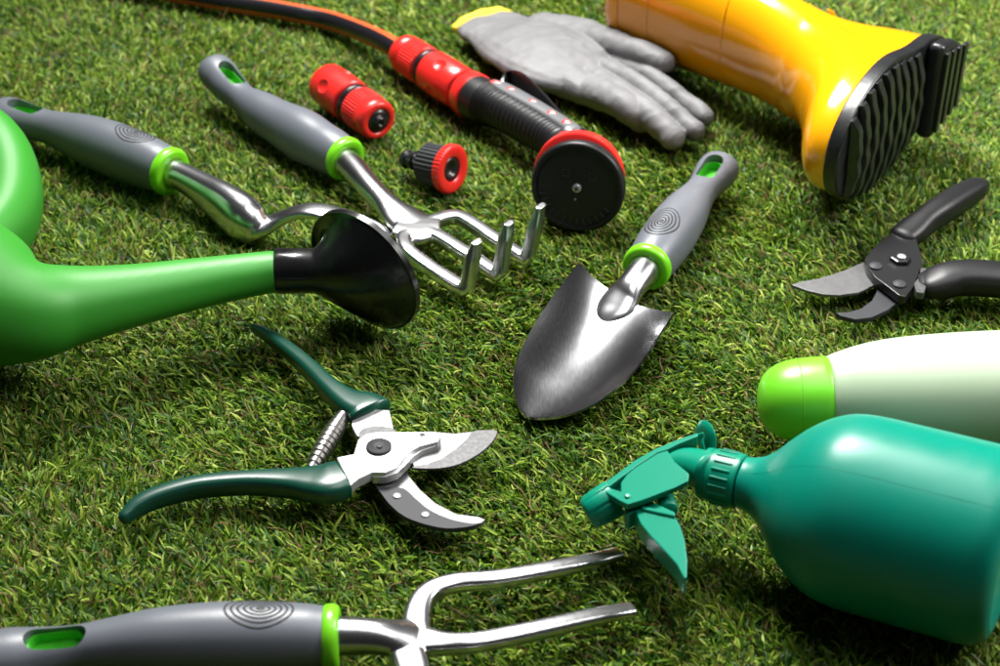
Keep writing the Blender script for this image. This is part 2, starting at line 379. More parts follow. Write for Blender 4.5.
# ------------------------------------------------------------------ narrow transplanter behind the watering can
def transplanter():
    r = thing('narrow_hand_weeder', 'grey handled hand tool with a cranked narrow metal blade passing behind the black rose', 'hand tool', P(165, 175, TZ), 'grey handled hand tools')
    handle(r, [P(166, 170, 3.0), P(128, 155, 3.0), P(88, 140, 3.0), P(48, 127, 2.95), P(18, 119, 2.9), P(-3, 114, 2.85)], enorm=(.1, .12, 1), hnorm=(0, .05, 1), wscale=1.08)
    g = join(sweep([P(162, 169, 3.0), P(182, 177, 2.95), P(205, 191, 2.75), P(225, 205, 2.5), P(243, 219, 2.2), P(256, 227, 2.0), P(266, 231, 1.9)],
                   [(1.05, 1.05), (.95, 1.0), (1.05, 1.25), (1.25, 1.6), (1.4, 1.75), (1.2, 1.4), (.7, .7)], 32, k=8),
             sweep([P(248, 232, 1.8), P(262, 228, 2.1), P(278, 220, 2.6), P(295, 213, 3.2), P(312, 211, 3.5), P(335, 215, 3.4), P(360, 222, 2.9), P(382, 230, 2.2), P(396, 236, 1.7)],
                   [(.8, .6), (.85, .45), (.75, .38), (.72, .36), (.8, .34), (.9, .3), (.9, .26), (.7, .2), (.3, .12)], 24, k=8, sq=2.6))
    o = mesh_obj('blade', g, M['chrome'], r); fuse(o, .06, 6)
transplanter()

# ------------------------------------------------------------------ watering can
def watering_can():
    r = thing('watering_can', 'bright green plastic watering can with a long spout ending in a black rose', 'watering can', P(-110, 330, TZ))
    sp_pts = [P(-60, 290, 7.0), P(-15, 300, 6.6), P(30, 310, 6.2), P(70, 306, 5.9), (P(130, 296, 5.6)), P(200, 283, 5.3), P(250, 275, 5.15), P(278, 271, 5.1)]
    sp_r = [5.4, 4.3, 3.0, 2.35, 1.85, 1.5, 1.32, 1.25]
    bc = P(-150, 235, 0); bc.z = 0
    body = lathe((bc.x, bc.y, TZ), (0, 0, 1), [(0, 5.5), (.3, 7.6), (1.2, 8.2), (8, 8.0), (12, 7.6), (15, 6.6), (16.5, 5.2), (17, 3)], 64)
    o = mesh_obj('body', join(body+([0]*len(body[1]),), sweep(sp_pts, sp_r, 40, caps='flat', k=8)), M['can'], r); fuse(o, .16, 10)
    # looped carrying handle whose broad bend comes into the frame
    hp = [P(-105, 118, 8.5), P(-60, 112, 8), P(-22, 132, 7), P(2, 158, 6.2), P(12, 190, 5.6), P(6, 222, 5.4), P(-20, 250, 5.6), P(-60, 270, 6)]
    h = mesh_obj('handle', sweep(hp, [(1.2, 1.5), (1.5, 1.8), (1.8, 2.2), (1.9, 2.5), (1.9, 2.5), (1.8, 2.3), (1.6, 2.0), (1.4, 1.6)], 36, k=8, sq=2.2), M['can'], r)
    # moulding seam along the handle bend
    sm = mesh_obj('moulding_seam', sweep([p+(Vector((0, 0, CAM_H))-p).normalized()*q+Vector((.5, 0, .3)) for p, q in zip(hp[1:-1], (1.55, 1.9, 2.05, 2.05, 1.95, 1.7))], [.11]*6, 10, k=8), M['can'], h)
    # black rose: socket, cone and rim
    sc = P(278, 271, 5.1); sd = (P(312, 270, 5.1)-sc).normalized()
    cc = P(366, 269, 5.2); n = Vector((.60, .79, .12)).normalized()
    bk = cc-n*.35
    V, Fc = [], []; ns = 56
    a1, s1, u1 = frame(sd); a2, s2, u2 = frame(n)
    q = P(313, 271, 5.15)
    rings = [(sc-sd*.15, a1, s1, u1, 1.33), (sc+sd*.1, a1, s1, u1, 1.38), (sc+(q-sc)*.5, a1, s1, u1, 1.36), (q, a1, s1, u1, 1.34)]
    def add(c, s, u, R):
        for j in range(ns):
            th = 2*math.pi*j/ns; V.append(c+s*(R*math.cos(th))+u*(R*math.sin(th)))
    for c, a, s, u, R in rings: add(c, s, u, R)
    for t, R in ((.1, 1.48), (.3, 2.0), (.55, 2.72), (.8, 3.42), (.97, 3.9)):
        c = q.lerp(bk, t); s = s1.lerp(s2, t).normalized(); u = u1.lerp(u2, t).normalized(); add(c, s, u, R)
    for dd, R in ((-.32, 3.98), (-.3, 4.08), (.05, 4.1), (.1, 4.02), (.06, 3.8), (.35, 2.6), (.45, 1.2), (.48, .02)): add(cc+n*dd, s2, u2, R)
    m = len(V)//ns
    for i in range(m-1):
        for j in range(ns): Fc.append((i*ns+j, i*ns+(j+1) % ns, (i+1)*ns+(j+1) % ns, (i+1)*ns+j))
    Fc.append(tuple(range(ns))[::-1])
    o = mesh_obj('rose', (V, Fc), M['rose'], r); o.data.set_sharp_from_angle(angle=math.radians(50))
watering_can()

# ------------------------------------------------------------------ hose, connectors, spray gun
def knurl(n, a): return lambda i, th: 1+a*(1 if math.sin(th*n) > 0 else -1)
def ridged_band(A, ax, d0, d1, R, n=44, depth=.05):
    """cylinder band with lengthwise ribs"""
    seg = n*4
    return lathe(A, ax, [(d0, R*.93), (d0+.08, R), (d1-.08, R), (d1, R*.93)], seg, rf=lambda i, th: 1+(depth/R if (int(round(th/(2*math.pi)*seg)) % 4) < 2 else 0))
def connector(root, A, ax, L, R, name='connector_body', flip=False):
    """quick-release hose connector: body with two press dents, rubber ring, ribbed nut; A = free end of body"""
    ax = Vector(ax).normalized(); b = L*.5
    V = lathe(A, ax, [(0, .5*R), (0, .8*R), (.06, .93*R), (.25, R), (b*.55, R*1.03), (b-.1, R), (b, .93*R), (b, .7*R)], 56)
    o = mesh_obj(name, V, M['red'], root)
    _, s, u = frame(ax); k = 0
    for ang in (35, 115, 200, 290):
        a = math.radians(ang); nrm = s*math.cos(a)+u*math.sin(a); c = Vector(A)+ax*(b*.5)+nrm*(R*1.02)
        sd = ax.cross(nrm)
        cut = lathe(c+nrm*.45, -nrm, [(0, .8), (.2, .74), (.45, .6), (.6, .4), (.66, .01)], 24)
        boolean(o, mesh_obj('cutter', cut, M['red'], root))
    o.data.polygons.foreach_set('use_smooth', [True]*len(o.data.polygons)); o.data.set_sharp_from_angle(angle=math.radians(35))
    mesh_obj('rubber_ring', lathe(A, ax, [(b-.06, .7*R), (b, .78*R), (b+.14, .78*R), (b+.2, .88*R), (b+.34, .95*R), (b+.52, .95*R), (b+.66, .88*R), (b+.72, .76*R), (b+.92, .72*R)], 40), M['black'], root)
    n0 = b+.86
    nut = mesh_obj('nut', ridged_band(A, ax, n0, n0+(L-n0)*.62, R*.93, 40, .05), M['red'], root, smooth=False)
    mesh_obj('nut_rim', lathe(A, ax, [(n0+(L-n0)*.58, .85*R), (n0+(L-n0)*.6, .95*R), (L-.35, .93*R), (L-.12, .88*R), (L, .78*R), (L, .58*R), (L-.5, .55*R)], 48), M['red'], nut)
def hose():
    r = thing('garden_hose', 'black garden hose with orange stripes and a red connector, running in along the far edge', 'hose', P(300, 20, TZ))
    z = 2.0
    px = [(-60, -28), (40, -22), (120, -15), (185, -5), (222, 1.5), (266, 8), (299, 14), (332, 21), (365, 33), (388, 44), (406, 55)]
    pts = [P(x, y, 2.0+.9*smoothstep(330, 400, x)) for x, y in px]
    def mi(j, n): a = (j+.5)/n*360; return 1 if (72 < a < 132 or 196 < a < 232 or 312 < a < 352) else 0
    mesh_obj('hose_tube', sweep(pts, [.78]*len(pts), 48, k=8, mats=mi), [M['hoseblack'], M['hosered']], r)
    A = P(463, 90, 2.95); B = P(403, 52, 2.9)
    connector(r, A, B-A, (B-A).length, 1.58)
hose()
def loose_connector():
    A = P(326, 83, 2.75); B = P(379, 121.5, 2.7)
    r = thing('hose_connector', 'loose red hose connector with a black rubber ring, lying beside the rake handle', 'hose connector', (A.x, A.y, TZ))
    L = (B-A).length; connector(r, A, B-A, L, 1.6)
    ax = (B-A).normalized()
    mesh_obj('inner_socket', lathe(A, ax, [(L-.62, .9), (L-.55, .9), (L-.02, .88), (L-.02, .5), (L+.02, .42), (L+.3, .36), (L+.32, .2), (L-.1, .18)], 32), M['black'], r)
loose_connector()
def tap_adapter():
    A = P(407, 155, 2.2); B = P(455, 170, 2.75); ax = (B-A).normalized()
    # swing the axis a little towards the viewer so that the open red end shows
    ax = (ax+Vector((0, .12, 0))).normalized(); A = B-ax*4.5
    r = thing('tap_adapter', 'small tap adapter, black ribbed body with a red threaded ring', 'tap adapter', (B.x, B.y, TZ))
    L = 4.4
    st = mesh_obj('spigot', lathe(A, ax, [(0, .3), (0, .56), (.12, .66), (.34, .68), (.42, .58), (.5, .5), (.7, .5), (.78, .66), (1.0, .68), (1.08, .52), (1.3, .52), (1.38, .72), (1.7, .74), (2.2, .76)], 36), M['black'], r)
    st.data.set_sharp_from_angle(angle=math.radians(40))
    mesh_obj('ribbed_nut', ridged_band(A, ax, 1.95, 3.75, 1.38, 30, .08), M['dgrey'], r, smooth=False)
    seg = 160
    o = mesh_obj('threaded_ring', lathe(A, ax, [(3.7, 1.2), (3.75, 1.58), (3.85, 1.66), (4.25, 1.66), (4.36, 1.58), (4.4, 1.4), (4.36, 1.0), (4.25, .86), (3.9, .84), (3.9, .01)], seg,
             rf=lambda i, th: 1+(.03 if i in (1, 2, 3) and int(round(th/(2*math.pi)*seg)) % 4 < 2 else 0)), M['red'], r)
    o.data.set_sharp_from_angle(angle=math.radians(35))
    mesh_obj('washer', lathe(A, ax, [(3.91, .01), (3.93, .83), (4.2, .85), (4.2, .5), (3.97, .45), (3.95, .01)], 32), M['black'], r)
tap_adapter()
def spray_gun():
    r = thing('hose_spray_gun', 'red and black hose spray gun with a ribbed grip and a round black nozzle face', 'spray gun', P(540, 160, TZ))
    A = P(464, 90.5, 2.95); B = P(478, 99, 2.95); ax = (B-A).normalized()
    cr_ = mesh_obj('collar', lathe(A+ax*.25, ax, [(0, 1.2), (0, 1.58), (.12, 1.68), (1.0, 1.74), (1.1, 1.66), (1.1, 1.2)], 48), M['red'], r); cr_.data.set_sharp_from_angle(angle=math.radians(40))
    mesh_obj('neck_seal', lathe(A-ax*.05, ax, [(0, 1.0), (0, 1.36), (.32, 1.36), (.32, 1.0)], 32), M['black'], r)
    gp = [P(475, 97.5, 2.95), P(486, 103, 3.0), P(500, 109, 3.1), P(525, 123, 3.2), P(550, 138, 3.3), P(566, 150, 3.5)]
    nr = 22
    def rib(t, th): return 1+(.05*math.sin((t-.2)*2*math.pi*nr/.72) if .2 < t < .93 else 0)
    # grip: side ribs
    g = mesh_obj('grip', sweep(gp, [(1.66, 1.66), (1.66, 1.6), (1.42, 1.42), (1.32, 1.38), (1.25, 1.32), (1.2, 1.3)], 40, k=34, fn=rib), M['blackmatt'], r)
    # upper spine strip with red dots
    sp_ = [p+Vector((.38, .62, 1.12)) for p in [P(488, 104, 3.05), P(500, 109, 3.1), P(525, 123, 3.2), P(550, 138, 3.3), P(568, 150, 3.5)]]
    s = mesh_obj('spine', sweep(sp_, [(.5, .45), (.68, .45), (.66, .45), (.6, .42), (.6, .4)], 24, sq=2.6, caps='round'), M['spine'], r)
    for t, R in ((0.08, .44), (.33, .36), (.53, .34), (.72, .32), (.9, .3)):
        d = cr_spline(sp_, 12); i = int(t*(len(d)-1)); c = Vector(d[i]); tg = (Vector(d[min(i+1, len(d)-1)])-Vector(d[i-1])).normalized()
        _, sd, u = frame(tg); nn = (u*.9-Vector((.1, .55, 0))).normalized()
        V, Fc = lathe(c+nn*.36, nn, [(0, .3), (.06, .3), (.09, .24), (.1, .02)], 20)
        V = [v+tg*((v-c).dot(tg)*(R/.3*1.5-1)) for v in V]
        mesh_obj('red_dot', (V, Fc), M['red'], s)
    # trigger lever: bent strap behind the grip
    lv = [P(503, 98, 3.0), P(503, 87, 3.4), P(510, 79, 3.7), P(521, 81, 3.9), P(539, 98, 4.0), P(556, 117, 4.0), P(570, 130, 4.1), P(588, 140, 4.2)]
    V, Fc = [], []; d = cr_spline([(*p, 0) for p in lv], 6); m = len(d)
    for i, p in enumerate(d):
        a = Vector(d[max(0, i-1)][:3]); b = Vector(d[min(m-1, i+1)][:3]); t = (b-a).normalized(); wv = Vector((.12, .35, 1)); wv = (wv-t*wv.dot(t)).normalized(); n = t.cross(wv).normalized()
        w = .9
        for x, y in ((-w, -.09), (w, -.09), (w, .09), (-w, .09)): V.append(Vector(p[:3])+wv*(x-.3)+n*y)
    for i in range(m-1):
        for j in range(4): Fc.append((i*4+j, i*4+(j+1) % 4, (i+1)*4+(j+1) % 4, (i+1)*4+j))
    Fc += [(0, 1, 2, 3), tuple((m-1)*4+j for j in (3, 2, 1, 0))]
    lev = mesh_obj('trigger', (V, Fc), M['black'], r); bevel(lev, .04)
    mesh_obj('pivot_pin', lathe(P(568, 130, 4.9), Vector((-.1, -.3, 1)), [(-.6, .3), (.05, .3), (.15, .24), (.18, .02)], 20), M['alu'], r)
    # head
    c = P(577, 188, 4.0); camd = (Vector((0, 0, CAM_H))-c).normalized()
    n = (camd+Vector((-.2, -.04, -.34))).normalized()
    R = 3.02
    hd = mesh_obj('head', lathe(c-n*3.3+Vector((-.15, .1, .42)), n, [(0, .5), (.1, 1.7), (.5, 2.3), (1.1, 2.8), (1.6, 2.98), (1.8, 3.04), (2.4, 3.02), (2.5, 2.9)], 72), M['red'], r); hd.data.set_sharp_from_angle(angle=math.radians(40))
    # arm joining grip and head
    mesh_obj('arm', sweep([P(562, 147, 3.45), P(576, 155, 3.7), c-n*2.2], [(1.2, 1.28), (1.35, 1.3), (1.5, 1.4)], 28), M['red'], r)
    fo = mesh_obj('nozzle_ring', lathe(c-n*.95, n, [(0, 2.9), (.05, R+.05), (.7, R+.12), (.95, R+.05), (1.05, R-.1), (1.0, R-.28), (.8, R-.34), (.8, .01)], 96), M['blackmatt'], r); fo.data.set_sharp_from_angle(angle=math.radians(50))
    mesh_obj('screw', disc(c+n*.02, .3, .16, 24, .06, n), M['alu'], r)
    _, s, u = frame(n)
    # cross slot of the screw
    parts = []
    for a in (.5, .5+math.pi/2):
        e1 = s*math.cos(a)+u*math.sin(a); e2 = n.cross(e1); q = c+n*.225
        V = [q+e1*x+e2*y+n*z for z in (0, .03) for x, y in ((-.17, -.04), (.17, -.04), (.17, .04), (-.17, .04))]
        parts.append((V, [(0, 1, 2, 3), (4, 5, 6, 7), (0, 1, 5, 4), (1, 2, 6, 5), (2, 3, 7, 6), (3, 0, 4, 7)]))
    mesh_obj('screw_slot', join(*parts), M['line'], r, smooth=False)
    # spray outlets: teeth along the lower rim, small square and dots on the face
    parts = []
    for k in range(13):
        a = math.radians(212+k*11); e1 = s*math.cos(a)+u*math.sin(a); e2 = n.cross(e1); q = c+e1*(R-.62)-n*.16
        V = [q+e1*x+e2*y+n*z for z in (0, .14) for x, y in ((-.2, -.05), (.24, -.05), (.24, .05), (-.2, .05))]
        parts.append((V, [(0, 1, 2, 3), (4, 5, 6, 7), (0, 1, 5, 4), (1, 2, 6, 5), (2, 3, 7, 6), (3, 0, 4, 7)]))
    mesh_obj('spray_slots', join(*parts), M['dgrey'], r, smooth=False)
    parts = []
    for (x0, y0) in ((-.95, .85), (.85, .9)):
        for (x, y, w, h) in ((0, .22, .26, .04), (0, -.22, .26, .04), (.22, 0, .04, .26), (-.22, 0, .04, .26)):
            q = c+s*(x0+x)+u*(y0+y)-n*.16
            V = [q+s*(a*w)+u*(b*h)+n*z for z in (0, .05) for a, b in ((-1, -1), (1, -1), (1, 1), (-1, 1))]
            parts.append((V, [(0, 1, 2, 3), (4, 5, 6, 7), (0, 1, 5, 4), (1, 2, 6, 5), (2, 3, 7, 6), (3, 0, 4, 7)]))
    mesh_obj('outlet_marks', join(*parts), M['dgrey'], r, smooth=False)
    mesh_obj('locating_dot', disc(c-u*.85-n*.15+s*.1, .08, .08, 12, .02, n), M['alu'], r)
spray_gun()

# ------------------------------------------------------------------ glove
def glove():
    r = thing('work_glove', 'light grey coated work glove with a yellow cuff hem, between spray gun and boot', 'glove', P(570, 75, TZ))
    def F(pts, rads, **k): return sweep([P(*p) for p in pts], rads, 24, caps='round', **k)
    g = join(
        # wrist to palm, broad and flattened
        F([(487, 24, 2.3), (505, 34, 2.4), (530, 44, 2.7), (558, 55, 2.8), (584, 66, 2.7), (600, 73, 2.5)], [(2.9, .8), (3.2, 1.0), (4.4, 1.35), (5.0, 1.45), (4.6, 1.25), (3.4, 1.0)]),
        F([(520, 60, 2.3), (552, 74, 2.5), (582, 87, 2.5), (602, 96, 2.4)], [(1.3, .8), (1.6, 1.1), (1.55, 1.15), (1.2, 1.1)]),
        # thumb on the far side, lifted off the turf in front of the boot
        F([(538, 28, 2.6), (572, 33, 3.0), (605, 42, 3.5), (636, 52, 3.9), (663, 63, 3.8)], [(1.8, 1.1), (1.9, 1.2), (1.35, 1.1), (1.1, 1.05), (1.0, .95)]),
        # fingers
        F([(580, 86, 2.4), (602, 94, 2.8), (619, 103, 3.2), (632, 112, 2.9), (641, 120, 2.3)], [(1.4, 1.1), (1.2, 1.1), (1.12, 1.1), (1.1, 1.0), (1.0, .9)]),
        F([(586, 77, 2.5), (615, 91, 3.0), (640, 108, 3.0), (659, 124, 2.7), (673, 137, 2.3)], [(1.2, 1.1), (.98, 1.0), (.98, 1.0), (1.0, 1.0), (.96, .9)]),
        F([(594, 66, 2.5), (632, 83, 3.1), (660, 103, 3.0), (680, 119, 2.6), (694, 131, 2.3)], [(1.1, 1.0), (.82, .9), (.82, .92), (.84, .9), (.82, .84)]),
        F([(594, 56, 2.5), (636, 71, 2.9), (667, 89, 2.8), (689, 104, 2.5), (704, 117, 2.3)], [(1.1, .95), (.76, .85), (.76, .85), (.76, .82), (.74, .76)]))
    o = mesh_obj('glove_body', g, M['glove'], r); fuse(o, .085, 2)
    # soft folds
    me = o.data; co = np.empty(len(me.vertices)*3); me.vertices.foreach_get('co', co); co = co.reshape(-1, 3)
    no = np.empty(len(me.vertices)*3); me.vertices.foreach_get('normal', no); no = no.reshape(-1, 3)
    w = co/CM; ph = np.sin(w[:, 0]*1.1+w[:, 1]*.9+np.sin(w[:, 1]*.8)*1.3)*.5+np.sin(w[:, 0]*.55-w[:, 1]*1.7+1)*.5
    from mathutils import noise
    nz = np.array([noise.noise(Vector(p)*.42)*.09+(abs(noise.noise(Vector((p[0]*.55+3, p[1]*.9, p[2]*.5))))*-.13+.02)+noise.noise(Vector(p)*1.5)*.03 for p in w])
    co += no*((ph*.05+nz)*CM)[:, None]
    me.vertices.foreach_set('co', co.ravel()); me.update()
    # cuff: gathered knit and the yellow hem
    def cuff(t): return 1
    c0, c1 = P(500, 31, 2.4), P(484, 22, 2.3); ax = (c1-c0).normalized()
    mesh_obj('hem', sweep([c1-ax*.1, c1+ax*.5], [(2.7, .95), (2.75, .9)], 48, k=4, fn=lambda t, th: 1+.035*math.sin(th*9)), M['gcuff'], r)
glove()

# ------------------------------------------------------------------ rubber boot lying on its side
def boot():
    toe = P(829, 182, 5.6); heel = P(940, 76, 5.6); toe.z = heel.z = TZ
    Fd = (toe-heel); Fd.z = 0; Lf = Fd.length; Fd.normalize()
    Dd = Vector((Fd.y, -Fd.x, 0))                       # up the shaft, away from the sole
    if Dd.x > 0: Dd = -Dd
    r = thing('rubber_boot', 'glossy yellow rubber boot lying on its side with its black ridged sole showing', 'boot', P(850, 120, TZ))
    O = heel; k = Lf/24.0; up = Vector((0, 0, 1))
    print('boot foot length', Lf)
    zc = 5.6
    def B(x, y, h): return O+Fd*((y+4.5)*k)+Dd*h+up*(zc+x)      # x across the foot, y heel-to-toe, h above the sole
    # horizontal slices: (h, y heel, y toe, half width, toe-sharpness)
    sl = [(0.0, -4.3, 19.3, 4.4), (.6, -4.5, 19.6, 4.55), (1.8, -4.5, 19.2, 4.6), (2.8, -4.2, 17.4, 4.5), (3.8, -3.6, 14.6, 4.4), (5, -2.9, 11.6, 4.2), (6.4, -2.2, 9.2, 4.0), (8, -1.7, 7.7, 4.0), (10, -1.5, 6.8, 4.0), (12.5, -1.6, 6.1, 4.1), (16, -2.1, 5.7, 4.3), (20, -2.8, 5.6, 4.6), (25, -3.4, 5.6, 4.8), (29, -3.7, 5.6, 4.9), (31.5, -3.7, 5.6, 4.9)]
    n = 56; V, Fc = [], []
    ss = cr_spline([(*s, 0) for s in sl], 5)
    lean = math.tan(math.radians(SHAFT_LEAN))
    ss = [(q[0] if q[0] < 8 else 8+(q[0]-8)*.74, *q[1:]) for q in ss]
    for (h, y0, y1, w, _) in ss:
        cy, a = (y0+y1)/2, (y1-y0)/2; f = smoothstep(9, 3, h) if False else 1-smoothstep(4, 10, h)
        for j in range(n):
            th = 2*math.pi*j/n; c, s = math.cos(th), math.sin(th)
            y = cy+a*c; t = (y-y0)/(y1-y0)
            # foot plan: narrow heel, slim waist, wide ball, rounded toe
            plan = 1-f*(.22*math.exp(-((t-.35)/.22)**2)+.16*(1-smoothstep(0, .3, t)))
            x = w*plan*math.copysign(abs(s)**.86, s)
            V.append(B(x, y-max(0, h-8)*lean, h))
    m = len(ss)
    for i in range(m-1):
        for j in range(n): Fc.append((i*n+j, i*n+(j+1) % n, (i+1)*n+(j+1) % n, (i+1)*n+j))
    Fc.append(tuple(range(n))[::-1])
    # inside of the open shaft
    base = len(V)
    for hh, q in ((25.35, .93), (17, .92)):
        for j in range(n):
            th = 2*math.pi*j/n; V.append(B(4.9*q*math.copysign(abs(math.sin(th))**.86, math.sin(th)), .95+4.65*q*math.cos(th)-(hh-8)*lean, hh))
    for j in range(n):
        Fc.append(((m-1)*n+j, (m-1)*n+(j+1) % n, base+(j+1) % n, base+j)); Fc.append((base+j, base+(j+1) % n, base+n+(j+1) % n, base+n+j))
    Fc.append(tuple(base+n+j for j in range(n)))
    o = mesh_obj('upper', (V, Fc), M['yellow'], r)
    # raised bands around the shaft
    def band(h, w, t, name, ha=0.0):
        i = min(range(m), key=lambda q: abs(ss[q][0]-h)); V, Fc = [], []
        prof = [(0, -.05), (.05, t), (w-.05, t), (w, -.05)]
        for d, e in prof:
            hh = h+d; q = min(range(m-1), key=lambda q: abs(ss[q][0]-hh)); _, y0, y1, ww, _ = ss[q]
            for j in range(n):
                th = 2*math.pi*j/n; c, s = math.cos(th), math.sin(th); cy, a = (y0+y1)/2, (y1-y0)/2+e
                V.append(B((ww+e)*math.copysign(abs(s)**.86, s), cy+a*c-max(0, hh-8)*lean+0, hh+ha*c))
        for i in range(3):
            for j in range(n): Fc.append((i*n+j, i*n+(j+1) % n, (i+1)*n+(j+1) % n, (i+1)*n+j))
        return mesh_obj(name, (V, Fc), M['yellow'], r)
    band(24.2, 1.15, .07, 'top_rim'); band(21.2, .09, .035, 'shaft_seam').data.materials[0] = M['seam']; band(24.1, .07, .035, 'shaft_seam').data.materials[0] = M['seam']; band(14.2, .22, .07, 'shaft_rib')
    # sole: welt with outline a little wider than the foot
    def outline(e, t0=0., t1=1.):
        out = []
        for j in range(72):
            th = 2*math.pi*j/72; c, s = math.cos(th), math.sin(th); y = 7.5+(12.1+e)*c; t = (y+4.6)/24.2
            plan = 1-(.2*math.exp(-((t-.35)/.2)**2)+.15*(1-smoothstep(0, .3, t)))
            out.append(((4.75+e)*plan*math.copysign(abs(s)**.84, s), y))
        return out
    def slab(e, h0, h1, ymin=-99, ymax=99, name='sole', m_=M['sole'], par=r, bev=.12):
        pts = [(x, y) for x, y in outline(e) if ymin <= y <= ymax]
        q = []
        for p in pts:
            if not q or (abs(p[0]-q[-1][0])+abs(p[1]-q[-1][1])) > .02: q.append(p)
        nn = len(q); V = [B(x, y, h0) for x, y in q]+[B(x, y, h1) for x, y in q]
        ob = mesh_obj(name, (V, [tuple(range(nn)), tuple(range(nn, 2*nn))[::-1]]+[(i, (i+1) % nn, nn+(i+1) % nn, nn+i) for i in range(nn)]), m_, par)
        return bevel(ob, bev, 2) if bev else ob
    so = slab(.08, .5, -.5, name='sole', bev=.15)
    slab(.06, -.5, -1.75, -99, 2.7, 'heel_block', M['sole'], r, .5)
    # tread ridges across the ball of the foot, wavy
    for i in range(9):
        y0 = 4.2+i*1.62; V, Fc = [], []; N = 18
        t = (y0+4.6)/24.2; plan = 1-(.2*math.exp(-((t-.35)/.2)**2)); cxs = abs(1-((y0-7.5)/12.1)**2)**.5
        hw = 4.55*plan*cxs**.84
        for a in range(N+1):
            x = -hw+2*hw*a/N; yy = y0+.09*math.sin(a*.7+i*1.7)+.5*(x/4.5)**2+.10*x
            hr = -.72-.5*(1-abs(x/hw)**3)+.05*math.sin(a*1.3+i*2)
            for dy, h in ((-.6, -.5), (-.42, hr), (.42, hr), (.6, -.5)): V.append(B(x, yy+dy, h))
        for a in range(N):
            for j in range(4): Fc.append((a*4+j, a*4+(j+1) % 4, (a+1)*4+(j+1) % 4, (a+1)*4+j))
        Fc += [(0, 1, 2, 3), tuple(N*4+j for j in (3, 2, 1, 0))]
        bevel(mesh_obj('tread_ridge', (V, Fc), M['tread'], so), .07)
    for i in range(4):
        y0 = -2.8+i*1.45; hw = 2.4+i*.2; V = [B(x, y, h) for h in (-1.65, -2.0) for x, y in ((-hw, y0-.4), (hw, y0-.4), (hw, y0+.4), (-hw, y0+.4))]
        bevel(mesh_obj('heel_ridge', (V, [(0, 1, 2, 3), (4, 5, 6, 7), (0, 1, 5, 4), (1, 2, 6, 5), (2, 3, 7, 6), (3, 0, 4, 7)]), M['sole'], so), .08)
    # two small creases moulded above the heel
    for hh in (7.4, 8.8):
        V = []
        pts = []
        for a in range(7):
            th = math.radians(118+a*14); i = min(range(m), key=lambda q: abs(ss[q][0]-hh)); _, y0, y1, w, _ = ss[i]
            pts.append(B(w*math.copysign(abs(math.sin(th))**.86, math.sin(th)), (y0+y1)/2+(y1-y0)/2*math.cos(th), hh))
        mesh_obj('ankle_crease', sweep(pts, [.05, .13, .16, .17, .16, .13, .05], 10), M['yellow'], o)
SHAFT_LEAN = 15.0
boot()

